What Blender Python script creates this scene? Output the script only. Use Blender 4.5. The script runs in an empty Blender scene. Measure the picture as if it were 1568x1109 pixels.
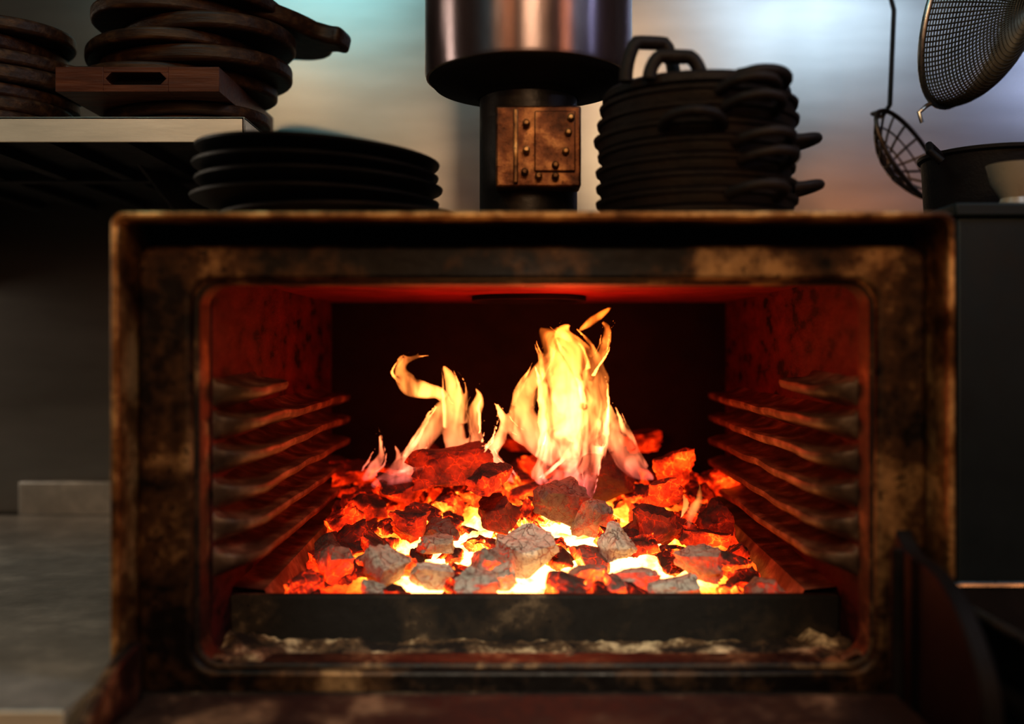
import bpy, bmesh, math, random
from mathutils import Vector, Matrix, noise, Euler
random.seed(7)
S = bpy.context.scene
F = 1944.4; D = 1.07; CX = 1010; CY = 680

def W(px, py, y):
    """measured point -> metres on the vertical plane at depth y"""
    d = D + y
    return Vector(((px-CX)/F*d, y, -(py-CY)/F*d))

# ---------------------------------------------------------------- materials
class NT:
    def __init__(s, name):
        s.m = bpy.data.materials.new(name); s.m.use_nodes = True
        s.t = s.m.node_tree; s.n = s.t.nodes; s.l = s.t.links
        s.b = s.n['Principled BSDF']; s.out = s.n['Material Output']
        s.tc = s.n.new('ShaderNodeTexCoord')
    def new(s, t, **k):
        n = s.n.new(t)
        for a, b in k.items(): setattr(n, a, b)
        return n
    def link(s, a, b): s.l.new(a, b)
    def coord(s, scale=(1,1,1), rot=(0,0,0)):
        mp = s.new('ShaderNodeMapping'); mp.inputs['Scale'].default_value = scale
        mp.inputs['Rotation'].default_value = rot
        s.link(s.tc.outputs['Object'], mp.inputs['Vector']); return mp.outputs['Vector']
    def noise(s, scale, detail=5, rough=.55, stretch=(1,1,1), dist=0):
        n = s.new('ShaderNodeTexNoise'); n.inputs['Scale'].default_value = scale
        n.inputs['Detail'].default_value = detail; n.inputs['Roughness'].default_value = rough
        n.inputs['Distortion'].default_value = dist
        s.link(s.coord(stretch), n.inputs['Vector']); return n.outputs['Fac']
    def ramp(s, fac, stops):
        r = s.new('ShaderNodeValToRGB'); e = r.color_ramp.elements
        while len(e) > 1: e.remove(e[-1])
        e[0].position = stops[0][0]; c = stops[0][1]
        e[0].color = (c[0], c[1], c[2], 1) if hasattr(c, '__len__') else (c, c, c, 1)
        for p, c in stops[1:]:
            x = e.new(p); x.color = (c[0], c[1], c[2], 1) if hasattr(c, '__len__') else (c, c, c, 1)
        s.link(fac, r.inputs['Fac']); return r.outputs['Color']
    def math(s, op, a, b=None, clamp=False):
        m = s.new('ShaderNodeMath', operation=op); m.use_clamp = clamp
        for i, v in enumerate((a, b)):
            if v is None: continue
            if isinstance(v, (int, float)): m.inputs[i].default_value = v
            else: s.link(v, m.inputs[i])
        return m.outputs[0]
    def mix(s, f, a, b):
        m = s.new('ShaderNodeMix', data_type='RGBA')
        for sock, v in ((m.inputs[0], f), (m.inputs[6], a), (m.inputs[7], b)):
            if isinstance(v, (int, float)): sock.default_value = v
            elif isinstance(v, tuple): sock.default_value = (*v, 1)
            else: s.link(v, sock)
        return m.outputs[2]
    def bump(s, h, strength=.4, dist=.004):
        b = s.new('ShaderNodeBump'); b.inputs['Strength'].default_value = strength
        b.inputs['Distance'].default_value = dist
        s.link(h, b.inputs['Height']); s.link(b.outputs['Normal'], s.b.inputs['Normal'])
    def set(s, **k):
        for a, v in k.items():
            sock = s.b.inputs[a.replace('_', ' ')]
            if isinstance(v, (int, float)): sock.default_value = v
            elif isinstance(v, tuple): sock.default_value = (*v, 1)
            else: s.link(v, sock)

def simple(name, stops, scale=8, rough=.5, metal=0., bump=.3, stretch=(1,1,1), detail=6, bscale=None, rrange=.15, spec=.5, aniso=0):
    t = NT(name); f = t.noise(scale, detail, .6, stretch)
    t.set(Base_Color=t.ramp(f, stops), Metallic=metal)
    f2 = t.noise(bscale or scale*5, 4, .6, stretch)
    r = t.math('ADD', t.math('MULTIPLY', f2, rrange*2), rough-rrange, True)
    t.set(Roughness=r); t.b.inputs['Specular IOR Level'].default_value = spec
    if aniso:
        t.b.inputs['Anisotropic'].default_value = aniso; t.b.inputs['Anisotropic Rotation'].default_value = .25
        tg = t.new('ShaderNodeTangent', direction_type='RADIAL', axis='Z'); t.link(tg.outputs[0], t.b.inputs['Tangent'])
    if bump: t.bump(f2, bump)
    return t.m

M = {}
M['wall_steel'] = simple('brushed_wall_steel', [(.3,(.36,.35,.33)),(.7,(.46,.45,.43))], 2.5, .30, .97, .015, (1,1,6), bscale=40, rrange=.03)
M['steel'] = simple('brushed_steel', [(.3,(.62,.59,.50)),(.7,(.85,.80,.68))], 6, .38, .25, .06, (1,6,6), bscale=50, rrange=.08)
M['counter'] = simple('worn_counter_steel', [(.3,(.26,.26,.25)),(.5,(.42,.41,.39)),(.7,(.72,.69,.64))], 7, .34, .45, .08, (1,1,1), bscale=40, rrange=.12)
M['flue'] = simple('heat_tinted_steel', [(.3,(.28,.21,.22)),(.55,(.46,.36,.38)),(.75,(.58,.46,.42))], 9, .30, .95, .04, (1,1,.4), bscale=50, rrange=.05, aniso=.8)
M['pipe'] = simple('dark_flue_iron', [(.3,(.015,.013,.012)),(.7,(.05,.04,.035))], 14, .45, .6, .2)
M['black_iron'] = simple('seasoned_cast_iron', [(.3,(.006,.005,.005)),(.7,(.016,.012,.011))], 20, .6, .1, .2, bscale=160, rrange=.12, spec=.2)
M['pan_iron'] = simple('baked_cast_iron', [(.3,(.010,.007,.006)),(.7,(.028,.018,.013))], 18, .6, .1, .35, bscale=140, rrange=.12, spec=.33)
M['plate_black'] = simple('matte_black_glaze', [(.3,(.006,.006,.007)),(.7,(.014,.012,.012))], 12, .42, .0, .1, bscale=100, rrange=.08, spec=.4)
M['wood'] = simple('dark_oiled_wood', [(.25,(.012,.005,.003)),(.5,(.036,.015,.007)),(.75,(.10,.048,.020))], 9, .5, 0, .3, (1,9,9), bscale=20, spec=.3)
M['wood_red'] = simple('reddish_oiled_wood', [(.25,(.04,.010,.005)),(.5,(.09,.026,.012)),(.75,(.14,.045,.02))], 9, .45, 0, .25, (1,9,9), bscale=20, spec=.3)
M['cabinet'] = simple('slate_painted_steel', [(.3,(.010,.016,.019)),(.7,(.018,.027,.032))], 6, .5, .1, .05, spec=.3)
M['dark'] = simple('soot_shade_black', [(.3,(.006,.005,.005)),(.7,(.015,.012,.01))], 10, .8, 0, .2, spec=.2)  # soot, also painted shade where it lines the board slot
M['white'] = simple('glazed_porcelain', [(.3,(.3,.27,.22)),(.7,(.4,.35,.28))], 10, .3, 0, .0)
M['floor'] = simple('quarry_tile_floor', [(.3,(.05,.03,.02)),(.7,(.09,.055,.04))], 8, .5, 0, .2)
M['plaster'] = simple('kitchen_paint', [(.3,(.07,.04,.025)),(.7,(.10,.06,.038))], 4, .8, 0, .1)
M['wire'] = simple('dull_wire', [(.3,(.06,.045,.035)),(.7,(.14,.11,.09))], 30, .4, .9, .0)
M['rim_steel'] = simple('sieve_rim_steel', [(.3,(.25,.26,.25)),(.7,(.5,.5,.48))], 20, .3, .95, 0)
M['mesh_wire'] = simple('sieve_mesh', [(.3,(.05,.045,.03)),(.7,(.10,.09,.06))], 40, .5, .5, 0)
M['liner'] = simple('scorched_liner', [(.36,(.008,.003,.003)),(.43,(.05,.010,.011)),(.75,(.11,.022,.022))], 34, .65, .15, .4, (1,.5,1), bscale=90, spec=.3)
M['liner_top'] = simple('fire_glow_roof', [(.3,(.09,.012,.014)),(.7,(.20,.024,.026))], 12, .65, .1, .4, (1,1,1), bscale=60, spec=.25)  # redder and brighter than the walls: firelight glow put into the base colour
M['rail'] = simple('ashy_highlit_rail', [(.3,(.035,.020,.015)),(.5,(.12,.075,.052)),(.75,(.38,.27,.19))], 24, .5, .25, .4, bscale=90)  # ashy tone, tan raised to paint lit highlights into the base colour

def rusty(name, dark, mid, tan, a, b, scale, metal=.45, rough=.42):
    t = NT(name)
    big = t.noise(scale, 3, .5, dist=.4); fine = t.noise(scale*7, 6, .65)
    f = t.math('ADD', t.math('MULTIPLY', big, .72), t.math('MULTIPLY', fine, .28))
    c = t.ramp(f, [(a, dark), ((a+b)/2, mid), (b, tan)])
    sp = t.ramp(t.noise(scale*16, 2), [(.30, 0.), (.38, 1.)])
    mx = t.new('ShaderNodeMix', data_type='RGBA', blend_type='MULTIPLY'); mx.inputs[0].default_value = .75
    t.link(c, mx.inputs[6]); t.link(sp, mx.inputs[7])
    t.set(Base_Color=mx.outputs[2], Metallic=metal)
    t.set(Roughness=t.math('ADD', t.math('MULTIPLY', fine, .5), rough-.2, True))
    t.bump(f, .5, .006); return t.m
M['frame'] = rusty('heat_stained_frame', (.009,.005,.003), (.085,.040,.016), (.40,.24,.11), .46, .66, 8)
M['bead'] = rusty('sooty_bead', (.010,.006,.004), (.06,.03,.014), (.34,.21,.10), .45, .64, 12, .2, .55)
M['lip'] = rusty('oxidised_highlit_lip', (.07,.03,.012), (.34,.17,.06), (.85,.55,.25), .38, .62, 14, .7, .36)  # oxide mottle, base lightened to paint in the gold edge highlights
M['door'] = rusty('sooty_door', (.008,.006,.004), (.04,.027,.016), (.24,.17,.10), .47, .66, 10, .05, .7)
M['copper'] = rusty('rusty_bracket', (.04,.014,.007), (.16,.06,.025), (.42,.2,.08), .38, .66, 24, .75, .35)
M['ash'] = rusty('ash_ledge', (.018,.010,.006), (.15,.09,.045), (.74,.58,.35), .42, .62, 20, 0, .9)

# ---------------------------------------------------------------- mesh helpers
class MB:
    def __init__(s): s.v = []; s.f = []; s.mi = []; s.mats = []
    def add(s, v, f, mat):
        if mat not in s.mats: s.mats.append(mat)
        o = len(s.v); s.v += [tuple(p) for p in v]
        s.f += [tuple(i+o for i in q) for q in f]; s.mi += [s.mats.index(mat)]*len(f)
    def box(s, x0,x1,y0,y1,z0,z1, mat):
        v = [(x0,y0,z0),(x1,y0,z0),(x1,y1,z0),(x0,y1,z0),(x0,y0,z1),(x1,y0,z1),(x1,y1,z1),(x0,y1,z1)]
        s.add(v, [(0,3,2,1),(4,5,6,7),(0,1,5,4),(1,2,6,5),(2,3,7,6),(3,0,4,7)], mat)
    def lathe(s, prof, c, mat, n=64, M3=None, closed=False):
        v = []; f = []; m = len(prof)
        for i in range(n):
            a = 2*math.pi*i/n
            for r, z in prof:
                p = Vector((r*math.cos(a), r*math.sin(a), z))
                if M3: p = M3 @ p
                v.append(p+Vector(c))
        for i in range(n):
            j = (i+1) % n
            for k in range(m if closed else m-1):
                k2 = (k+1) % m
                f.append((i*m+k, j*m+k, j*m+k2, i*m+k2))
        s.add(v, f, mat)
    def tube(s, pts, r, mat, n=10, closed=False, cap=True):
        pts = [Vector(p) for p in pts]; m = len(pts); v = []; f = []
        rr = r if isinstance(r, (list, tuple)) else [r]*m
        up = None
        for i, p in enumerate(pts):
            a = pts[(i-1) % m] if (i or closed) else p; b = pts[(i+1) % m] if (i < m-1 or closed) else p
            t = (b-a).normalized()
            if up is None: up = t.orthogonal().normalized()
            up = (up - t*up.dot(t)).normalized(); w = t.cross(up)
            for k in range(n):
                q = 2*math.pi*k/n; v.append(p+up*math.cos(q)*rr[i]+w*math.sin(q)*rr[i])
        for i in range(m if closed else m-1):
            j = (i+1) % m
            for k in range(n):
                l = (k+1) % n; f.append((i*n+k, i*n+l, j*n+l, j*n+k))
        if cap and not closed:
            f.append(tuple(range(n))[::-1]); f.append(tuple((m-1)*n+k for k in range(n)))
        s.add(v, f, mat)
    def ring(s, o, i, y0, y1, mat, nc=8):
        """rectangular frame with rounded corners, o/i = (x0,x1,z0,z1,r)"""
        def loop(b):
            x0,x1,z0,z1,r = b; L = []
            for cx,cz,a0 in ((x1-r,z1-r,0),(x0+r,z1-r,90),(x0+r,z0+r,180),(x1-r,z0+r,270)):
                for k in range(nc+1):
                    a = math.radians(a0+90*k/nc); L.append((cx+r*math.cos(a), cz+r*math.sin(a)))
            return L
        O, I = loop(o), loop(i); n = len(O)
        v = [(x,y0,z) for x,z in O]+[(x,y0,z) for x,z in I]+[(x,y1,z) for x,z in O]+[(x,y1,z) for x,z in I]
        f = []
        for k in range(n):
            j = (k+1) % n
            f += [(k,n+k,n+j,j),(2*n+k,2*n+j,3*n+j,3*n+k),(k,j,2*n+j,2*n+k),(n+k,3*n+k,3*n+j,n+j)]
        s.add(v, f, mat)
    def prism(s, outline, axis, a0, a1, mat):
        n = len(outline)
        def P(u, w, a): return {'x':(a,u,w),'y':(u,a,w),'z':(u,w,a)}[axis]
        v = [P(u,w,a0) for u,w in outline]+[P(u,w,a1) for u,w in outline]
        f = [tuple(range(n)), tuple(range(2*n-1,n-1,-1))]+[(k,n+k,n+(k+1)%n,(k+1)%n) for k in range(n)]
        s.add(v, f, mat)
    def build(s, name, parent=None, bevel=0, segs=2, smooth=True, rec=True):
        me = bpy.data.meshes.new(name); me.from_pydata(s.v, [], s.f); me.update()
        for m in s.mats: me.materials.append(m)
        for p, i in zip(me.polygons, s.mi): p.material_index = i
        if rec:
            bm = bmesh.new(); bm.from_mesh(me); bmesh.ops.recalc_face_normals(bm, faces=bm.faces); bm.to_mesh(me); bm.free()
        ob = bpy.data.objects.new(name, me); S.collection.objects.link(ob)
        if s.v:
            c = sum((Vector(p) for p in s.v), Vector())/len(s.v)
            if parent is None or name in ('drum','pipe'):
                for vtx in me.vertices: vtx.co -= c
                ob.location = c
        if parent: ob.parent = parent
        if smooth:
            for p in me.polygons: p.use_smooth = True
            try: me.set_sharp_from_angle(angle=math.radians(40))
            except Exception: pass
        if bevel:
            b = ob.modifiers.new('bevel', 'BEVEL'); b.width = bevel; b.segments = segs; b.limit_method = 'ANGLE'; b.angle_limit = math.radians(40)
        return ob
def empty(name):
    e = bpy.data.objects.new(name, None); S.collection.objects.link(e); e.empty_display_size = .1; return e
def catmull(P, n=6):
    out = []; m = len(P)
    for i in range(m-1):
        p0 = P[max(i-1,0)]; p1 = P[i]; p2 = P[i+1]; p3 = P[min(i+2,m-1)]
        for k in range(n):
            t = k/n
            out.append(tuple(.5*((2*b)+(-a+c)*t+(2*a-5*b+4*c-d)*t*t+(-a+3*b-3*c+d)*t**3) for a,b,c,d in zip(p0,p1,p2,p3)))
    out.append(tuple(P[-1])); return out

# ---------------------------------------------------------------- room
FL = -1.35; CE = 2.1
def room(name, *b, mat): m = MB(); m.box(*b, mat); return m.build(name, smooth=False)
room('floor', -2.6,2.6,-3.2,1.2,FL-.1,FL, mat=M['floor'])
room('ceiling', -2.6,2.6,-3.2,1.2,CE,CE+.1, mat=M['plaster'])
room('wall_back', -2.6,2.6,1.1,1.2,FL,CE, mat=M['wall_steel'])
room('wall_left', -2.6,-2.5,-3.2,1.1,FL,CE, mat=M['plaster'])
room('wall_right', 2.5,2.6,-3.2,1.1,FL,CE, mat=M['plaster'])
room('wall_front', -2.5,2.5,-3.2,-3.1,FL,CE, mat=M['plaster'])

# ---------------------------------------------------------------- oven
oven = empty('charcoal_oven')
XL, XR = -.436, .470
m = MB(); m.ring((XL,XR,-.43,.147,.014), (XL+.008,XR-.008,-.415,.139,.010), -.004, .87, M['lip']); m.build('housing', oven, .0032, 3)
m = MB(); m.ring((XL+.008,XR-.008,-.41,.116,.02), (-.366,.404,-.363,.0766,.03), .05, .09, M['frame']); m.build('front_frame', oven, .008, 4)
m = MB(); m.ring((-.372,.412,-.372,.0856,.036), (-.360,.400,-.357,.0726,.026), .058, .10, M['bead']); m.build('opening_bead', oven, .004, 3)
m = MB(); m.ring((XL+.008,XR-.008,-.41,.139,.01), (-.372,.42,-.375,.085,.02), .09, .10, M['dark']); m.build('recess_plate', oven)
IL, IR, IT = -.358, .402, .088; YB = .85
m = MB()
m.box(IL-.012, IL, .10, YB, -.385, IT+.01, M['liner'])
m.box(IR, IR+.012, .10, YB, -.385, IT+.01, M['liner'])
m.box(IL-.012, IR+.012, YB, YB+.012, -.385, IT+.01, M['dark'])
m.box(IL-.012, IR+.012, .10, YB, -.392, -.382, M['dark'])
m.build('liner_walls', oven)
m = MB()
cx0, cy0, R = .02, .62, .085; N = 64; v = []; f = []
def sq(a, cx, cy):
    dx, dy = math.cos(a), math.sin(a); tt = 1e9
    if dx > 1e-6: tt = min(tt, (IR-cx)/dx)
    if dx < -1e-6: tt = min(tt, (IL-cx)/dx)
    if dy > 1e-6: tt = min(tt, (YB-cy)/dy)
    if dy < -1e-6: tt = min(tt, (.10-cy)/dy)
    return cx+dx*tt, cy+dy*tt
angs = sorted([2*math.pi*i/N for i in range(N)]+[math.atan2(yy-cy0, xx-cx0) % (2*math.pi) for xx in (IL,IR) for yy in (.10,YB)])
for a in angs:
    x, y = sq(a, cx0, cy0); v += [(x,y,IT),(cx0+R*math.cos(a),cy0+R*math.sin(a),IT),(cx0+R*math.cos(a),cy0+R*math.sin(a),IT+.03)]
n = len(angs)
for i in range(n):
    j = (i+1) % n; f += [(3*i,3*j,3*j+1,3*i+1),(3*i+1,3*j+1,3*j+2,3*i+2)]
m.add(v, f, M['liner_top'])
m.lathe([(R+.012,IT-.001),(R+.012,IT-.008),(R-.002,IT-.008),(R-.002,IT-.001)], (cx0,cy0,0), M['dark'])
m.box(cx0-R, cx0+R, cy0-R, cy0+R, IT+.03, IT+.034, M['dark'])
for px in (575, 1045, 1515):
    p = W(px, 550, .13); m.box(p.x-.012, p.x+.012, .115, .14, IT-.014, IT, M['dark'])
m.build('liner_ceiling', oven)
def rail(side, z, y0, y1, P):
    m = MB(); x0 = IL if side < 0 else IR; s = 1 if side < 0 else -1
    ys = [y0+(y1-y0)*(k/40)**1.6 for k in range(41)]; v = []; f = []
    for y in ys:
        t = min(1, (y-y0)/.07); p = P*(math.sqrt(max(0, 1-(1-t)**2))*.85+.15*t)+.001
        e = min(1, (y1-y)/.04); p *= max(.05, e)
        dz = .004*noise.noise(Vector((y*9, z*30, side)))-.003*math.sin(math.pi*t)
        for q in ((-.002,.014),(p*.25,.006),(p*.65,.0015),(p*.9,.003),(p+.002,.001),(p+.003,-.003),(p,-.009),(p*.8,-.013),(p*.45,-.018),(-.002,-.026)):
            v.append((x0+s*q[0], y, z+dz+q[1]))
    k9 = 10
    for i in range(len(ys)-1):
        for k in range(k9): f.append((i*k9+k, i*k9+(k+1)%k9, (i+1)*k9+(k+1)%k9, (i+1)*k9+k))
    f += [tuple(range(k9)), tuple((len(ys)-1)*k9+k for k in range(k9))]
    m.add(v, f, M['rail']); return m
k = 0
for side in (-1, 1):
    for i in range(6):
        k += 1; rail(side, -.044-.0400*i, .102, .80 if i > 0 else .30, .050).build('shelf_rail_%d' % k, oven)
m = MB(); m.box(IL, IR, .168, .182, -.383, -.307, M['door']); m.build('front_sill', oven, .004)
v = []; f = []; nx, ny = 160, 22
for j in range(ny):
    for i in range(nx):
        x = IL+.001+(IR-IL-.002)*i/(nx-1); y = .062+.105*j/(ny-1)
        edge = min(1, abs(x-.02)/.36)**6
        h = .010*max(0, noise.noise(Vector((x*22, y*30, 3)))+.25)+.004*noise.noise(Vector((x*90, y*90, 1)))+.016*edge*(.6+noise.noise(Vector((x*40,y*30,7))))
        v.append((x, y, -.366+max(0,h)))
for j in range(ny-1):
    for i in range(nx-1): a = j*nx+i; f.append((a,a+1,a+nx+1,a+nx))
m = MB(); m.add(v, f, M['ash']); m.build('ash_ledge', oven)
m = MB()
for s, xt, xb, xw in ((-1,-.318,-.275,IL),(1,.362,.31,IR)):
    v = [(xw,.183,-.300),(xt,.183,-.304),(xb,.183,-.378),(xw,YB,-.280),(xt,YB,-.284),(xb,YB,-.378)]
    m.add(v, [(0,1,4,3),(1,2,5,4)], M['rail'])
m.build('fire_tray', oven)
m = MB()
m.box(-.395, .405, -.47, -.012, -.40, -.366, M['door'])
m.build('door_panel', oven, .008, 3)
m = MB(); m.box(XL+.01, XR-.01, -.010, .05, -.412, -.385, M['door']); m.build('bottom_rail', oven, .004)
m = MB(); m.prism(catmull([(.03,-.20),(0,-.219),(-.05,-.224),(-.10,-.237),(-.148,-.272),(-.178,-.318),(-.19,-.41)],5)+[(.03,-.41)], 'x', .417, .436, M['black_iron'])
m.tube([(.405,-.01,-.213),(.405,-.01,-.40)], .007, M['black_iron'])
m.build('hinge_cheek_right', oven, .004)
m = MB(); m.prism(catmull([(.02,-.32),(-.035,-.325),(-.09,-.345),(-.127,-.37),(-.135,-.41)],5)+[(.02,-.41)], 'x', -.424, -.410, M['bead']); m.build('hinge_cheek_left', oven, .003)
m = MB(); m.box(XL+.02, XR-.02, .03, .84, FL, -.43, M['dark']); m.build('stand', oven)

# ---------------------------------------------------------------- charcoal bed
def bedz(x, y):
    return -.308+.150*(y-.2)-.010*(abs(x-.02)/.3)**3+.008*noise.noise(Vector((x*7, y*7, 0)))
def heat(x, y):
    return math.exp(-((x-.04)/.25)**4-(max(0,y-.34)/.30)**2)
def hit(px, py):
    d = 1.27
    for _ in range(30):
        z = bedz((px-CX)/F*d, d-D); d = max(1.2, min(1.9, -z*F/(py-CY)))
    return Vector(((px-CX)/F*d, d-D, z))
bmc = bmesh.new(); bmesh.ops.create_cube(bmc, size=2); bmesh.ops.subdivide_edges(bmc, edges=bmc.edges[:], cuts=8, use_grid_fill=True)
bmc.verts.ensure_lookup_table(); CV = [v.co.copy() for v in bmc.verts]; CF = [tuple(v.index for v in f.verts) for f in bmc.faces]; bmc.free()
CVt=[]; CFt=[]; CH=[]; CA=[]
def chunk(c, dims, rot, h, ash, seed, rnd=.35):
    o = len(CVt); R3 = rot
    planes = [(Vector((random.uniform(-1,1),random.uniform(-1,1),random.uniform(-1,1))).normalized(), random.uniform(.72,1.05)) for _ in range(7)]
    for v in CV:
        q = v.lerp(v.normalized()*1.25, rnd)
        for nrm, off in planes:
            dd = q.dot(nrm)-off
            if dd > 0: q = q-nrm*dd
        nz = noise.noise(q*1.3+Vector((seed*3.1,seed,0)))*.24+noise.noise(q*4+Vector((seed,0,seed*2)))*.11+noise.noise(q*9+Vector((seed,5,seed*2)))*.06
        q = q*(1+nz)
        CVt.append(c+R3 @ Vector((q.x*dims[0], q.y*dims[1], q.z*dims[2])))
        CH.append(h); CA.append(ash)
    CFt.extend([tuple(i+o for i in f) for f in CF])
def rrot(amt=.5):
    return Euler((random.uniform(-amt,amt), random.uniform(-amt,amt), random.uniform(0,6.28))).to_matrix()
keys = [ # px,py, half sizes, heat, ash, zrot, lift
 (1030,1098,.038,.030,.030,.30,1.0,.25,.010),(1205,1080,.024,.022,.022,.3,1.0,.8,.010),(745,1122,.028,.024,.026,.3,.7,.9,.008),
 (843,1128,.024,.02,.020,.4,1.0,.2,.004),(1362,1112,.03,.02,.020,.55,.6,-.3,.008),(930,1142,.027,.018,.016,.6,.7,.1,.0),
 (1240,1130,.03,.02,.014,.7,.7,-.2,.0),(1315,1148,.03,.018,.014,.5,.8,.2,.0),(1140,1128,.024,.018,.018,.9,.4,.2,.0),
 (650,1112,.018,.024,.03,.6,.3,.6,.006),(850,1080,.024,.016,.012,.4,.5,.3,.01),
 (875,945,.060,.028,.028,.35,0,.12,.030),(1190,975,.046,.038,.038,.2,0,.3,.034),(1080,1010,.036,.028,.032,.25,.15,.5,.022),
 (968,1025,.030,.024,.024,.3,0,-.5,.018),(1155,1035,.018,.022,.03,.4,.3,.7,.016),(1285,1050,.032,.028,.028,.3,0,.4,.018),
 (1395,1030,.026,.022,.022,.3,0,.2,.016),(800,1040,.026,.016,.018,.4,0,-.7,.012),(1320,940,.032,.024,.024,.6,0,-.3,.028),
 (1240,880,.05,.022,.02,.45,0,-.35,.034),(1020,890,.06,.018,.016,.3,0,-.5,.036),(700,945,.05,.02,.018,.5,0,.6,.020),(860,1050,.03,.018,.016,.3,.1,-.6,.01),
 (780,985,.034,.022,.02,.5,0,.4,.020),(1400,960,.03,.022,.02,.6,0,.6,.022),(960,965,.03,.02,.02,.5,0,.9,.024),(1300,990,.03,.022,.02,.5,0,-.6,.022)]
kp = []
for i,(px,py,a,b,c,h,ash,zr,lift) in enumerate(keys):
    p = hit(px,py); p.z += lift; kp.append(p)
    chunk(p, (a,b,c), Euler((random.uniform(-.3,.3)+.35,random.uniform(-.2,.2),zr)).to_matrix(), h, ash, i+1.7, .15)
for layer in range(2):
    for j in range(12):
        for i in range(13):
            x = -.285+.61*(i+random.uniform(0,1))/13; y = .20+.60*(j+random.uniform(0,1))/12
            if layer == 0 and min((Vector((x,y))-p.xy).length for p in kp) < .036: continue
            hh = heat(x, y)
            if random.random() < .12+.40*hh: continue
            s = random.uniform(.013,.026)*(1+.25*(y-.3))
            z = bedz(x,y)-.004-.018*layer+random.uniform(-.006,.010)
            chunk(Vector((x,y,z)), (s*random.uniform(.9,1.6), s, s*random.uniform(.7,1)), rrot(.6),
                  min(.99, hh*.7+random.uniform(.2,.6)), random.random()**1.3*max(0,1-(y-.2)/.18) if layer == 0 else 0, random.uniform(0,50))
o = len(CVt); nx, ny = 120, 100
for j in range(ny):
    for i in range(nx):
        x = -.30+.64*i/(nx-1); y = .183+.65*j/(ny-1)
        CVt.append(Vector((x, y, bedz(x,y)-.016+.012*noise.noise(Vector((x*40,y*40,0)))+.006*noise.noise(Vector((x*110,y*110,4))))))
        CH.append(1+heat(x,y)); CA.append(0)
for j in range(ny-1):
    for i in range(nx-1): a = o+j*nx+i; CFt.append((a,a+1,a+nx+1,a+nx))

t = NT('glowing_charcoal')
at = t.new('ShaderNodeAttribute', attribute_name='ember_level').outputs['Fac']
aa = t.new('ShaderNodeAttribute', attribute_name='ash_level').outputs['Fac']
geo = t.new('ShaderNodeNewGeometry'); sx = t.new('ShaderNodeSeparateXYZ'); t.link(geo.outputs['Normal'], sx.inputs[0])
nz = sx.outputs['Z']
side = t.math('SUBTRACT', 1, t.ramp(nz, [(.15, 0.), (.75, 1.)]))
vo = t.new('ShaderNodeTexVoronoi', feature='DISTANCE_TO_EDGE'); vo.inputs['Scale'].default_value = 52
nd = t.new('ShaderNodeTexNoise'); nd.inputs['Scale'].default_value = 60; t.link(t.tc.outputs['Object'], nd.inputs['Vector'])
mv = t.new('ShaderNodeVectorMath', operation='MULTIPLY_ADD'); t.link(nd.outputs['Color'], mv.inputs[0]); mv.inputs[1].default_value = (.022,.022,.022)
t.link(t.tc.outputs['Object'], mv.inputs[2]); t.link(mv.outputs[0], vo.inputs['Vector'])
crack = t.ramp(vo.outputs['Distance'], [(0., 1.), (.045, 0.)])
n1 = t.noise(26, 6, .65); n2 = t.noise(120, 5, .65)
crack = t.math('MULTIPLY', crack, t.ramp(n1, [(.38, .1), (.55, 1.)]))
ashf = t.math('MULTIPLY', aa, t.ramp(n2, [(.3, .6), (.45, 1.)]), True)
ashf = t.math('MULTIPLY', ashf, t.ramp(nz, [(-.2, .4), (.3, 1.)]), True)
base = t.mix(ashf, t.ramp(n2, [(.3, (.010,.006,.006)), (.7, (.036,.020,.019))]), t.ramp(n2, [(.3, (.40,.41,.37)), (.65, (.74,.76,.68))]))
base = t.mix(t.math('MULTIPLY', crack, .6), base, (.03,.018,.012))
t.set(Base_Color=base, Roughness=.85)
gl = t.math('ADD', t.math('MULTIPLY', side, .52), t.math('MULTIPLY', crack, .30))
gl = t.math('ADD', gl, t.math('MULTIPLY', t.math('SUBTRACT', n1, .46), 1.6))
gl = t.math('MULTIPLY', gl, t.math('SUBTRACT', 1, t.math('MULTIPLY', ashf, .85)))
gl = t.math('MULTIPLY', gl, at, True)
bedm = t.math('GREATER_THAN', at, .999)
bg = t.math('MULTIPLY', t.math('SUBTRACT', at, .58), t.math('ADD', t.math('MULTIPLY', n1, 1.1), .22), True)
tt = t.math('MAXIMUM', gl, t.math('MULTIPLY', bedm, bg))
t.set(Emission_Color=t.ramp(tt, [(0.,(.012,0,0)),(.15,(.14,.003,.0)),(.35,(.85,.03,.003)),(.55,(1,.13,.010)),(.75,(1,.30,.03)),(1.,(1,.50,.16))]))
t.set(Emission_Strength=t.math('ADD', .7, t.math('MULTIPLY', t.math('POWER', tt, 2.), 5.0)))
t.bump(t.math('SUBTRACT', n2, t.math('MULTIPLY', crack, .7)), .9, .004)
me = bpy.data.meshes.new('charcoal_bed'); me.from_pydata([tuple(v) for v in CVt], [], CFt); me.update()
for nm, dat in (('ember_level',CH),('ash_level',CA)):
    a = me.attributes.new(nm, 'FLOAT', 'POINT'); a.data.foreach_set('value', dat)
for p in me.polygons: p.use_smooth = True
me.set_sharp_from_angle(angle=math.radians(40))
me.materials.append(t.m); ob = bpy.data.objects.new('charcoal_bed', me); S.collection.objects.link(ob)

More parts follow.
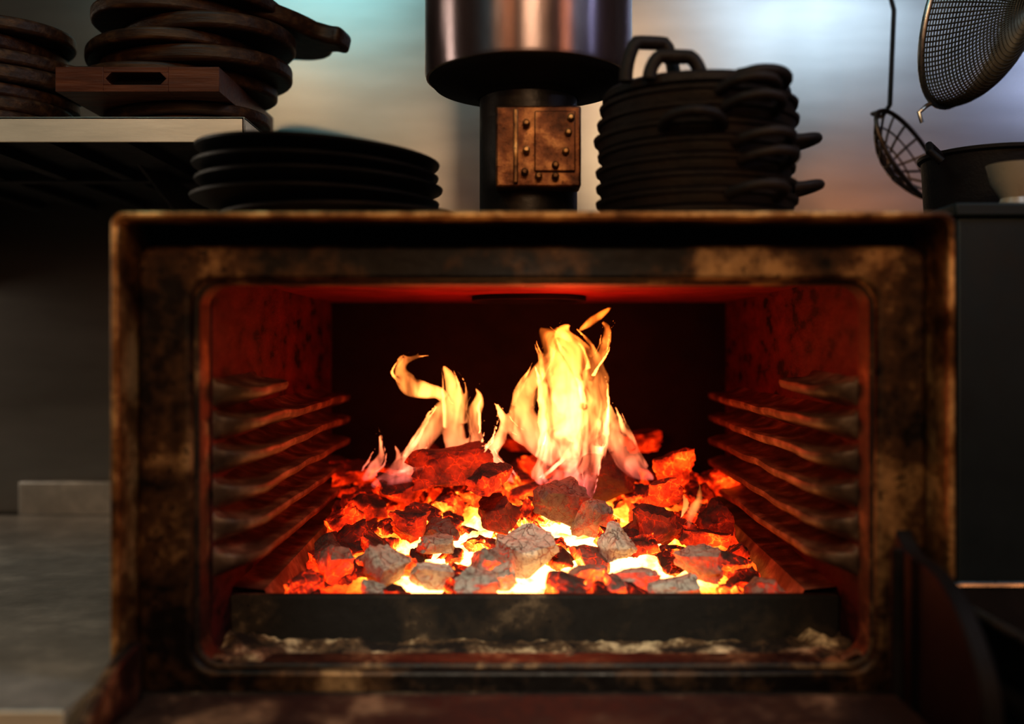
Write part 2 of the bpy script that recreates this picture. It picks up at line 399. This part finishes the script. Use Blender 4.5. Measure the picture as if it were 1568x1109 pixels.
# ---------------------------------------------------------------- flames
TA = [ # depth offset, points (px,py,halfwidth)
 (0,[(1105,985,8),(1094,955,34),(1108,900,54),(1120,840,52),(1116,780,48),(1110,725,46),(1088,680,35),(1066,655,16),(1052,640,3)]),
 (.02,[(1150,940,22),(1162,870,28),(1164,800,26),(1152,735,27),(1124,685,26),(1100,650,15),(1112,634,3)]),
 (-.01,[(1150,740,12),(1168,705,11),(1182,675,10),(1187,645,8),(1176,628,4)]),
 (0,[(1132,646,3),(1150,632,9),(1170,620,10),(1186,607,7),(1198,598,1)]),
 (-.02,[(1150,1008,2),(1149,975,8),(1156,920,14),(1165,870,16)]),
 (-.01,[(1050,945,8),(1060,925,18),(1085,890,26),(1090,850,20)]),
]
TB = [
 (-.01,[(1085,900,16),(1058,868,25),(1030,830,28),(1018,795,23),(1033,760,20),(1056,722,15),(1076,690,9),(1070,672,2)]),
 (.0,[(1275,935,4),(1250,920,20),(1222,890,28),(1202,850,25),(1190,810,14),(1192,788,2)]),
 (.01,[(725,950,6),(760,930,18),(800,902,20),(826,862,19),(855,825,20),(878,795,18)]),
 (.01,[(910,930,14),(897,890,20),(886,840,20),(886,800,21),(888,765,18),(876,728,9),(868,712,1)]),
 (.0,[(882,800,9),(858,768,12),(830,762,16),(800,752,18),(783,728,14),(792,705,9),(812,697,5),(838,693,1)]),
 (.02,[(898,925,12),(920,895,18),(932,855,12),(925,810,15),(934,775,8),(925,757,1)]),
 (.0,[(740,945,8),(780,930,16),(830,918,18),(880,914,18),(930,920,12),(960,925,6)]),
 (-.02,[(1005,945,2),(988,928,13),(962,903,16),(948,878,8)]),
 (-.02,[(925,905,8),(955,890,12),(976,855,12),(984,820,8),(972,788,1)]),
 (-.02,[(972,792,1),(988,820,9),(1008,848,12),(1045,870,14)]),
 (.03,[(708,938,5),(730,915,13),(744,885,7),(736,842,1)]),
 (.02,[(760,930,8),(776,900,8),(768,865,1)]),
]
def strands(TT, rs):
    out = list(TT)
    for dy, pts in TT:
        if max(p[2] for p in pts) < 12: continue
        for k in range(4):
            sgn = (-1,1,rs.choice((-1,1)),rs.choice((-1,1)))[k]; i0 = rs.randint(0, max(0,len(pts)-4)); seg = pts[i0:i0+4]
            q = []; k_ = rs.uniform(.5,.9)
            for n_, (px,py,hw) in enumerate(seg):
                q.append((px+sgn*hw*(k_+.18*n_)+rs.uniform(-3,3), py-rs.uniform(0,12)-(10 if n_==3 else 0), max(1, hw*(.26,.30,.18,.02)[min(n_,3)])))
            if len(q) == 4: out.append((dy+rs.uniform(-.03,.03), q))
    return out
def flame_mesh(name, TT, yd, parent, vox=.0024, wig=1.0):
    V=[]; FF=[]; n=14
    for idx,(dy,pts) in enumerate(TT):
        P = catmull(pts, 8); m0 = len(V); ys = yd+dy; m = len(P)
        for i,(px,py,hw) in enumerate(P):
            hw = max(hw,1.2); a = P[max(i-1,0)]; b = P[min(i+1,m-1)]
            tx, tz = b[0]-a[0], -(b[1]-a[1]); L = math.hypot(tx,tz) or 1; nx_, nz_ = -tz/L, tx/L
            px += 5*noise.noise(Vector((py*.03, idx*.3, 2))) + 3*noise.noise(Vector((py*.07, idx*1.3, 5)))
            c = W(px, py, ys); sc = (D+ys)/F
            yo = .02*noise.noise(Vector((px*.01, py*.012, idx*1.0)))
            for k in range(n):
                q = 2*math.pi*k/n
                w = hw*sc*(1+.45*wig*noise.noise(Vector((math.cos(q)*.9+idx*5, math.sin(q)*.9, py*.022)))+.15*noise.noise(Vector((math.cos(q)*2+idx*5, math.sin(q)*2, py*.06))))
                V.append((c.x+nx_*w*math.cos(q), ys+yo+w*.72*math.sin(q), c.z+nz_*w*math.cos(q)))
        for i in range(m-1):
            for k in range(n): l=(k+1)%n; FF.append((m0+i*n+k,m0+i*n+l,m0+(i+1)*n+l,m0+(i+1)*n+k))
        FF.append(tuple(m0+k for k in range(n))[::-1]); FF.append(tuple(m0+(m-1)*n+k for k in range(n)))
    me = bpy.data.meshes.new(name); me.from_pydata(V,[],FF); me.update()
    bm = bmesh.new(); bm.from_mesh(me); bmesh.ops.recalc_face_normals(bm, faces=bm.faces); bm.to_mesh(me); bm.free()
    ob = bpy.data.objects.new(name, me); S.collection.objects.link(ob); ob.parent = parent
    r = ob.modifiers.new('union','REMESH'); r.mode='VOXEL'; r.voxel_size=vox; r.use_smooth_shade=True
    s = ob.modifiers.new('smooth','SMOOTH'); s.factor=.5; s.iterations=7
    return ob
def flame_mat(name, strength, z0, z1, pw=2.2, floor_=.1, lo=.15, cols=None):
    t = NT(name); t.n.remove(t.b)
    lw = t.new('ShaderNodeLayerWeight'); lw.inputs['Blend'].default_value = .5
    fac = t.math('SUBTRACT', 1, lw.outputs['Facing'])
    body = t.math('ADD', t.math('POWER', fac, pw), floor_)
    st = t.noise(26, 2, .45, (1,1,.20), 1.1)
    stf = t.new('ShaderNodeMapRange'); stf.interpolation_type = 'SMOOTHSTEP'; stf.inputs[1].default_value=.36; stf.inputs[2].default_value=.68; stf.inputs[3].default_value=lo; stf.inputs[4].default_value=1.9
    t.link(st, stf.inputs[0])
    sp = t.new('ShaderNodeSeparateXYZ'); t.link(t.tc.outputs['Object'], sp.inputs[0])
    mz = t.new('ShaderNodeMapRange'); mz.inputs[1].default_value=z0; mz.inputs[2].default_value=z1; t.link(sp.outputs['Z'], mz.inputs[0])
    hgt = t.ramp(mz.outputs[0], [(0,.05),(.12,.32),(.28,.9),(.45,1.),(.7,.8),(1,.45)])
    s = t.math('MULTIPLY', t.math('MULTIPLY', body, stf.outputs[0]), t.math('MULTIPLY', hgt, strength))
    col = t.ramp(mz.outputs[0], cols or [(0,(.50,.08,.13)),(.2,(1,.22,.10)),(.45,(1,.30,.07)),(1,(1,.18,.015))])
    em = t.new('ShaderNodeEmission'); t.link(col, em.inputs[0]); t.link(s, em.inputs[1])
    tr = t.new('ShaderNodeBsdfTransparent'); ad = t.new('ShaderNodeAddShader')
    t.link(em.outputs[0], ad.inputs[0]); t.link(tr.outputs[0], ad.inputs[1]); t.link(ad.outputs[0], t.out.inputs['Surface'])
    try: t.m.cycles.emission_sampling = 'NONE'
    except Exception: pass
    return t.m
fire = empty('fire_flames')
zb = W(0,980,.52).z; zt = W(0,600,.52).z
rs = random.Random(3)
f1 = flame_mesh('main_flame', strands(TA, rs), .52, fire); f1.data.materials.append(flame_mat('flame_gas_hot', 2.5, zb, zt, 2.6, .07, .14))
f1 = flame_mesh('flame_tongues', strands(TB, rs), .525, fire); f1.data.materials.append(flame_mat('flame_gas', 1.15, zb, zt+.03, 2.4, .09, .12))
T2 = [(0,[(1345,1035,2),(1352,1000,12),(1368,970,8),(1362,940,1)]),(.0,[(1330,1010,3),(1338,985,7),(1330,958,1)])]
f2 = flame_mesh('low_flames', T2, .42, fire); f2.data.materials.append(flame_mat('low_flame_gas', .8, W(0,1040,.4).z-.03, W(0,940,.4).z+.05))

# ---------------------------------------------------------------- flue
flue = empty('flue_pipe')
fc = W(1032, 0, .36); fx, fy = fc.x, .36
m = MB(); m.lathe([(.0,.147),(.079,.147),(.079,.172),(.070,.176),(.070,.40),(0,.40)], (fx,fy,0), M['pipe']); m.build('pipe', flue, .002)
m = MB()
m.lathe([(.0,.380),(.135,.380),(.146,.384),(.148,.390),(.148,.62),(.1485,.622),(.148,.624),(.148,2.09),(0,2.09)], (fx,fy,0), M['flue'], 96)
m.build('drum', flue)
m = MB(); m.lathe([(.143,.3825),(.135,.374),(.08,.362),(.072,.355)], (fx,fy,0), M['dark']); m.build('collar', flue)
m = MB()
a = W(968,365,.265); b = W(1135,206,.265)
m.box(a.x, b.x, .265, .31, a.z, b.z, M['copper']); m.build('damper_box', flue, .003)
m = MB(); a2 = W(1003,358,.262)
m.box(a2.x, a2.x+.006, .256, .265, a2.z, b.z-.006, M['lip'])
m.box(a2.x+.028, b.x-.008, .2600, .2655, a2.z+.016, b.z-.008, M['copper']); m.build('damper_plate', flue, .0015)
m = MB()
for px,py in ((1028,240),(1115,229),(1110,258),(1028,292),(1105,295),(1025,335),(1052,343),(1085,322),(1085,343)):
    p = W(px,py,.257); m.lathe([(0,.006),(.0025,.006),(.0045,.004),(.005,0),(.005,-.006)], (p.x,.257,p.z), M['lip'], 16, Matrix.Rotation(math.pi/2,3,'X'))
m.build('rivets', flue)

# ---------------------------------------------------------------- black plates
def plate(name, c, r, mat, tilt=0, ang=0, h=.022):
    m = MB(); R3 = (Matrix.Rotation(ang,3,'Z') @ Matrix.Rotation(tilt,3,'Y') @ Matrix.Rotation(-ang,3,'Z'))
    m.lathe([(0,0),(r*.62,0),(r*.70,.002),(r*.93,h*.62),(r,h*.86),(r+.001,h),(r-.004,h+.001),(r*.92,h*.8),(r*.68,.010),(r*.5,.007),(0,.007)], c, mat, 80, R3)
    return m.build(name)
pc = W(622, 0, .24)
for i,(dz,tl,dx) in enumerate(((0,0,.036),(.022,.8,-.003),(.042,1.3,.003),(.060,2.2,-.002),(.080,3.2,0))):
    plate('black_plate', (pc.x+dx, .24+random.uniform(-.003,.003), .149+dz), .161-.001*i, M['plate_black'], math.radians(tl), 0)

# ---------------------------------------------------------------- cast iron casseroles
def handle(m, c, r, ang, z, w=.045, out=.035, rise=.0, tr=.0075):
    P = []
    for k in range(13):
        a = math.pi*k/12; u = w*math.cos(a); o_ = out*math.sin(a)**.7 if 0 < k < 12 else 0
        rad = math.sqrt(max(0, r*r-u*u))-.004+o_
        P.append((c[0]+rad*math.cos(ang)-u*math.sin(ang), c[1]+rad*math.sin(ang)+u*math.cos(ang), z+rise*math.sin(a)))
    m.tube(P, [tr*(1.25 if k in (0,12) else 1) for k in range(13)], M['pan_iron'], 10)
pc = W(1358, 0, .22)
hang = [(-.02,),(-1.15,1.9),(-.06,),(-1.0,2.0),(-1.1,2.1),(-.0,-1.75),(-1.2,1.7),(-1.25,1.9)]
for i in range(8):
    m = MB(); r = .126+random.uniform(-.002,.002); c = (pc.x+random.uniform(-.003,.003), .22+random.uniform(-.003,.003), 0); z0 = .1485+.0205*i
    H = .0200
    m.lathe([(0,0),(r*.90,0),(r*.955,.002),(r*.975,H*.5),(r*.975,H*.62),(r+.001,H*.7),(r+.002,H*.95),(r-.002,H),(r-.008,H*.96),(r*.90,.008),(r*.8,.006),(0,.006)], (c[0],c[1],z0), M['pan_iron'], 72)
    for aa_ in hang[i]: handle(m, (c[0],c[1]), r, aa_, z0+H*.6, .034, .036, .008, .0062)
    m.build('cast_iron_casserole')
def loop_up(m, p0, p1, hgt, tr):
    P = []
    for k in range(17):
        a = math.pi*k/16; cc = (1-math.cos(a))/2
        q = Vector(p0).lerp(Vector(p1), cc); q.z += hgt*min(1, 1.25*math.sin(a)); P.append(q)
    m.tube(P, tr, M['pan_iron'], 12)
zt9 = .1485+.0205*8+.0005
m = MB(); r = .120
m.lathe([(0,0),(r*.95,0),(r,.004),(r,.012),(r*.97,.016),(r*.6,.024),(0,.028)], (pc.x,.22,zt9), M['pan_iron'], 72)
q0 = W(1222,0,.13); q1 = W(1322,0,.13); loop_up(m, (q0.x,.13,zt9+.008), (q1.x,.15,zt9+.012), .048, .0085)
q0 = W(1270,0,.11); q1 = W(1372,0,.11); loop_up(m, (q0.x,.118,zt9+.008), (q1.x,.118,zt9+.006), .028, .0085)
handle(m, (pc.x,.22), .118, -.95, zt9+.010, .036, .02, .006)
m.build('iron_pot_lid')

# ---------------------------------------------------------------- shelf with boards
sh = empty('steel_wall_shelf'); sx1 = -.389; sy0 = .35; sz0 = .294; sz1 = .330
m = MB(); m.box(-1.5, sx1, sy0, 1.099, sz1-.004, sz1, M['steel']); m.box(-1.5, sx1, sy0, sy0+.004, sz0, sz1, M['steel']); m.box(sx1-.004, sx1, sy0, 1.099, sz0, sz1, M['steel']); m.build('deck', sh, .001)
m = MB(); m.box(-1.5, sx1-.006, sy0+.006, 1.095, sz1-.012, sz1-.0045, M['pipe'])
for i in range(9): x = -1.4+.115*i; m.box(x, x+.022, sy0+.006, 1.095, sz1-.028, sz1-.012, M['pipe'])
m.box(-1.5, sx1-.01, .72, .75, sz1-.03, sz1-.005, M['pipe']); m.build('under_ribs', sh)
m = MB()
for x in (-.62, -1.2): m.prism([(.55,sz0+.005),(1.099,sz0+.005),(1.099,.13)], 'x', x, x+.006, M['pipe'])
m.build('brackets', sh)

def round_board(name, c, r, th, ang, mat, hl=.10, tilt=(0,0)):
    L = []; hw = .030; a0 = math.asin(hw*1.3/r)
    for k in range(49):
        a = a0+(2*math.pi-2*a0)*k/48; wv = 1+.02*math.sin(3*a+r*90); L.append((r*math.cos(a)*1.08*wv, r*math.sin(a)*.92*wv))
    L += [(r*1.08+hl*.4,-hw*.9),(r*1.08+hl*.9,-hw*1.0),(r*1.08+hl,-hw*.5),(r*1.08+hl,hw*.5),(r*1.08+hl*.9,hw*1.0),(r*1.08+hl*.4,hw*.9)]
    m = MB(); m.prism(L, 'z', 0, th, mat)
    R3 = Matrix.Rotation(tilt[0],3,'X') @ Matrix.Rotation(tilt[1],3,'Y') @ Matrix.Rotation(ang,3,'Z')
    m.v = [tuple(R3 @ Vector(p)+Vector(c)) for p in m.v]
    return m.build(name, None, th*.26, 3)
zz = sz1+.001
bx = -.53
for (x,r,th,a,mt) in ((bx-.0,.120,.019,2.2,'wood'),(bx+.0,.130,.019,2.6,'wood')):
    round_board('round_cutting_board', (x,.54,zz), r, th, a, M[mt], .03); zz += th+.001
m = MB(); th = .036; x0,x1 = W(108,0,.37).x, W(428,0,.37).x; y0,y1 = .37,.69
def slot_board(m, x0,x1,y0,y1,z,th,mat):
    cx = W(265,0,.37).x; w = .047
    m.box(x0, x1, y0+.03, y1, z, z+th, mat)
    m.box(x0, cx-w, y0, y0+.03, z, z+th, mat); m.box(cx+w, x1, y0, y0+.03, z, z+th, mat)
    m.box(cx-w, cx+w, y0, y0+.03, z+th*.78, z+th, mat); m.box(cx-w, cx+w, y0, y0+.03, z, z+th*.28, mat)
    m.box(cx-w, cx+w, y0+.029, y0+.0305, z+th*.28, z+th*.78, M['dark'])  # dark sheet paints the shade inside the handle slot
    for s in (-1,1):
        xx = cx+s*w; m.prism([(xx,z+th*.28),(xx,z+th*.78),(xx-s*.012,z+th*.78),(xx-s*.003,z+th*.53),(xx-s*.012,z+th*.28)], 'y', y0, y0+.03, mat)
slot_board(m, x0,x1,y0,y1,zz,th,M['wood_red']); m.build('rectangular_cutting_board', None, .002, 2); zz += th+.001
for (dx,dy,r,th,a,mt) in ((-.015,.0,.140,.022,-2.6,'wood'),(.012,.0,.145,.026,2.9,'wood'),(-.03,.01,.150,.020,2.2,'wood'),(.03,.0,.14,.026,2.5,'wood'),(-.01,.0,.14,.022,1.2,'wood'),(.02,.0,.14,.022,1.9,'wood')):
    round_board('round_cutting_board', (bx+.00+dx,.55+dy,zz), r, th, a, M[mt], .03); zz += th+.001
round_board('round_cutting_board', (bx+.055,.62,zz-.015), .15, .030, -.2, M['wood'], .035, (0,.22))
zz = sz1+.001
for i,(r,th) in enumerate(((.14,.02),(.145,.024),(.14,.022),(.14,.026),(.138,.022),(.135,.024),(.135,.022))):
    round_board('round_cutting_board', (-.855+random.uniform(-.012,.012),.51,zz), r, th, random.uniform(1.6,4.2), M['wood'], .03); zz += th+.001

# ---------------------------------------------------------------- left counter
ct = empty('steel_counter'); CZ = -.360
m = MB(); m.box(-2.0, -.450, -.08, 1.08, CZ-.004, CZ, M['counter']); m.box(-2.0,-.450,-.084,-.08,CZ-.04,CZ,M['steel']); m.box(-.454,-.450,-.08,1.08,CZ-.04,CZ-.004,M['steel']); m.build('worktop', ct, .0015)
m = MB(); m.box(-1.075, -.450, 1.075, 1.098, CZ, CZ+.072, M['counter']); m.build('upstand', ct, .003)
m = MB(); m.box(-1.98, -.47, -.03, 1.07, FL, CZ-.04, M['dark']); m.build('base_cabinet', ct)

# ---------------------------------------------------------------- right cabinet and things on it
cb = empty('dark_storage_cabinet')
m = MB(); m.box(.54, 1.6, .15, 1.08, FL, .160, M['cabinet']); m.build('body', cb, .003)
m = MB(); m.box(.535, 1.6, .145, 1.085, .161, .178, M['cabinet']); m.build('top', cb, .003)
bn = empty('side_bench'); m = MB(); m.box(.49, 1.3, -.35, .14, -.365, -.35, M['dark']); m.build('bench_top', bn, .003)
m = MB(); m.box(.5, 1.29, -.33, .13, FL, -.366, M['dark']); m.build('bench_body', bn)
m = MB()
def rect_loop(x0,x1,y0,y1,z,r):
    L=[]
    for cx,cy,a0 in ((x1-r,y1-r,0),(x0+r,y1-r,90),(x0+r,y0+r,180),(x1-r,y0+r,270)):
        for k in range(7): a = math.radians(a0+15*k); L.append((cx+r*math.cos(a),cy+r*math.sin(a),z))
    return L
m.tube(rect_loop(.495,.86,-.16,.125,-.285,.03), .005, M['rim_steel'], 8, True)
L1 = rect_loop(.497,.858,-.158,.123,-.285,.03); L2 = rect_loop(.51,.845,-.145,.11,-.345,.02); n=len(L1)
m.add(L1+L2, [(k,(k+1)%n,n+(k+1)%n,n+k) for k in range(n)]+[tuple(range(n,2*n))], M['black_iron'])
m.build('roasting_tray')
m = MB(); p = W(1925,0,.40); cz = .179
m.lathe([(0,0),(.085,0),(.095,.01),(.10,.10),(.105,.103),(.105,.108),(.098,.107),(.092,.012),(0,.008)], (p.x+.02,.42,cz), M['black_iron'], 64)
m.tube([(p.x-.075,.38,cz+.10),(p.x-.10,.36,cz+.112),(p.x-.105,.345,cz+.10),(p.x-.09,.34,cz+.085)], .006, M['black_iron'])
m.build('black_stock_pot')
m = MB(); p = W(1992,0,.22)
m.lathe([(0,0),(.020,0),(.023,.006),(.018,.018),(.030,.038),(.036,.062),(.033,.062),(.026,.038),(0,.022)], (p.x+.004,.24,.179), M['white'], 40)
m.build('porcelain_cup')

# ---------------------------------------------------------------- hanging utensils
rl = empty('utensil_rail')
m = MB(); m.tube([(.55,.86,.86),(1.9,.86,.86)], .008, M['rim_steel']); m.build('rail_bar', rl)
m = MB()
for x in (.6,1.8): m.tube([(x,.86,.86),(x,1.1,.86)], .006, M['rim_steel'])
m.build('rail_posts', rl)
yk = .70
m = MB(); h1 = W(1746,20,yk)
m.tube([(h1.x+.006,.845,.875),(h1.x+.006,.85,.87),(h1.x+.004,.82,.80),h1,W(1738,205,yk),W(1722,228,yk)], .0042, M['pipe'], 8)
cen = W(1780,308,yk)
u = (W(1852,390,yk)-W(1708,222,yk))*.5; u.y = .02; w_ = Vector((.034,.03,.028))
nrm = u.cross(w_).normalized()
if nrm.y < 0: nrm = -nrm
def el(a, s=1, dep=0): return cen+u*math.cos(a)*s+w_*math.sin(a)*s+nrm*dep
m.tube([el(2*math.pi*k/48) for k in range(48)], .004, M['wire'], 8, True)
for s in (.75,.5,.25): m.tube([el(2*math.pi*k/40, s, .05*(1-s*s)) for k in range(40)], .0016, M['wire'], 6, True)
for j in range(9):
    a = math.pi*j/9; m.tube([el(a, s/8, .05*(1-(s/8)**2)) for s in range(-8,9)], .0022, M['wire'], 6)
m.tube([W(1722,228,yk), W(1704,222,yk), el(math.pi)], .004, M['wire'], 8)
m.build('spider_skimmer')
yk = .55
cen = W(1895,20,yk); u = Vector((.060,.0,.150)); w_ = Vector((.085,.06,-.012))
w_ = w_-u*(w_.dot(u)/u.length_squared)
nrm = u.cross(w_).normalized()
if nrm.x < 0: nrm = -nrm
def el2(a, s=1, dep=0): return cen+u*math.cos(a)*s+w_*math.sin(a)*s+nrm*dep
sv = empty('mesh_strainer')
m = MB(); m.tube([el2(2*math.pi*k/64) for k in range(64)], .0055, M['rim_steel'], 10, True)
m.build('rim', sv)
n = 110; rings = 34; v = []; f = []
for j in range(rings+1):
    s = math.sin(.5*math.pi*j/rings); dep = .10*math.cos(.5*math.pi*j/rings)
    for k in range(n): v.append(el2(2*math.pi*k/n, max(s,.02), dep))
for j in range(rings):
    for k in range(n): f.append((j*n+k, j*n+(k+1)%n, (j+1)*n+(k+1)%n, (j+1)*n+k))
m = MB(); m.add(v, f, M['mesh_wire']); ob = m.build('mesh_bowl', sv, smooth=False)
wf = ob.modifiers.new('weave','WIREFRAME'); wf.thickness = .0038; wf.use_even_offset = False
m = MB(); e0 = el2(math.pi); m.tube([e0, e0+Vector((-.012,-.004,-.006)), e0+Vector((-.026,-.006,-.018)), e0+Vector((-.020,-.004,-.034))], .0035, M['rim_steel'], 8)
e1 = el2(0); m.tube([e1, e1+u.normalized()*.10, e1+u.normalized()*.24, Vector((e1.x+.2,.845,.86))], .006, M['rim_steel'], 8); m.build('hook_and_handle', sv)

# ---------------------------------------------------------------- lights
def area(name, loc, tgt, size, e, col, sy=None):
    l = bpy.data.lights.new(name, 'AREA'); l.energy = e; l.color = col; l.size = size
    if sy: l.shape = 'RECTANGLE'; l.size_y = sy
    o = bpy.data.objects.new(name, l); S.collection.objects.link(o); o.location = loc
    o.rotation_euler = (Vector(tgt)-Vector(loc)).to_track_quat('-Z','Y').to_euler(); return o
def point(name, loc, e, col, r=.05):
    l = bpy.data.lights.new(name, 'POINT'); l.energy = e; l.color = col; l.shadow_soft_size = r
    o = bpy.data.objects.new(name, l); S.collection.objects.link(o); o.location = loc; return o
area('ceiling_light_cool', (-.74,-.45,1.52), (-.4,1.1,.8), .6, 4.6, (.34,.86,.95))
area('ceiling_light_white', (1.10,-.45,1.40), (.7,1.1,.8), .6, 7.0, (.60,.80,1))
area('added_wall_fill', (-.75,-1.6,.60), (-.4,1.1,.3), .5, 1.3, (1,.42,.16))  # added unseen fill, its reflection warms the lower left of the steel wall
area('added_wall_fill', (1.55,-1.6,.45), (.7,1.1,.3), .5, 2.4, (1,.38,.14))  # second added fill, browns the reflection on the lower right wall
area('added_counter_fill', (-2.35,.55,.35), (-.6,.5,-.36), .8, 7, (1,.86,.70))  # added unseen source with no window behind it, gives the counter its sheen
point('pendant_bulb_warm', (-1.05,-1.3,1.15), 7, (1,.62,.3), .03)
point('pendant_bulb_amber', (.5,-1.3,1.25), 7, (1,.6,.3), .03)
point('pendant_bulb_blue', (2.1,-.45,1.1), 9, (.5,.62,1), .03)
area('work_light_warm', (.1,-1.6,.9), (0,0,-.1), .5, 10, (1,.68,.40))
sl = bpy.data.lights.new('added_coal_spot', 'SPOT'); sl.energy = 60; sl.color = (.95,.95,.82); sl.spot_size = math.radians(22); sl.spot_blend = .8; sl.shadow_soft_size = .04  # added unseen spot, brightens the ash on the front coals and ledge
so = bpy.data.objects.new('added_coal_spot', sl); S.collection.objects.link(so); so.location = (.05,-1.45,.62)
so.rotation_euler = (Vector((.02,.22,-.32))-so.location).to_track_quat('-Z','Y').to_euler()
point('flame_light', (.08,.50,-.04), 1.8, (1,.05,.015), .05)
point('flame_light', (-.10,.52,-.08), .8, (1,.05,.015), .04)
w = bpy.data.worlds.new('kitchen_world'); S.world = w; w.use_nodes = True
w.node_tree.nodes['Background'].inputs[0].default_value = (.02,.018,.016,1); w.node_tree.nodes['Background'].inputs[1].default_value = .3

# ---------------------------------------------------------------- camera
cam = bpy.data.cameras.new('camera'); co = bpy.data.objects.new('camera', cam); S.collection.objects.link(co)
co.location = (0,-D,0); co.rotation_euler = (math.pi/2,0,0)
cam.lens = 35; cam.sensor_width = 36; cam.shift_x = -.005; cam.shift_y = -.0135
cam.clip_start = .01
cam.dof.use_dof = True; cam.dof.focus_distance = 1.47; cam.dof.aperture_fstop = 1.3
S.camera = co
S.view_settings.view_transform = 'Standard'
for lk in ('Medium High Contrast', 'Standard - Medium High Contrast', 'None'):
    try: S.view_settings.look = lk; print('LOOK', lk); break
    except Exception: pass
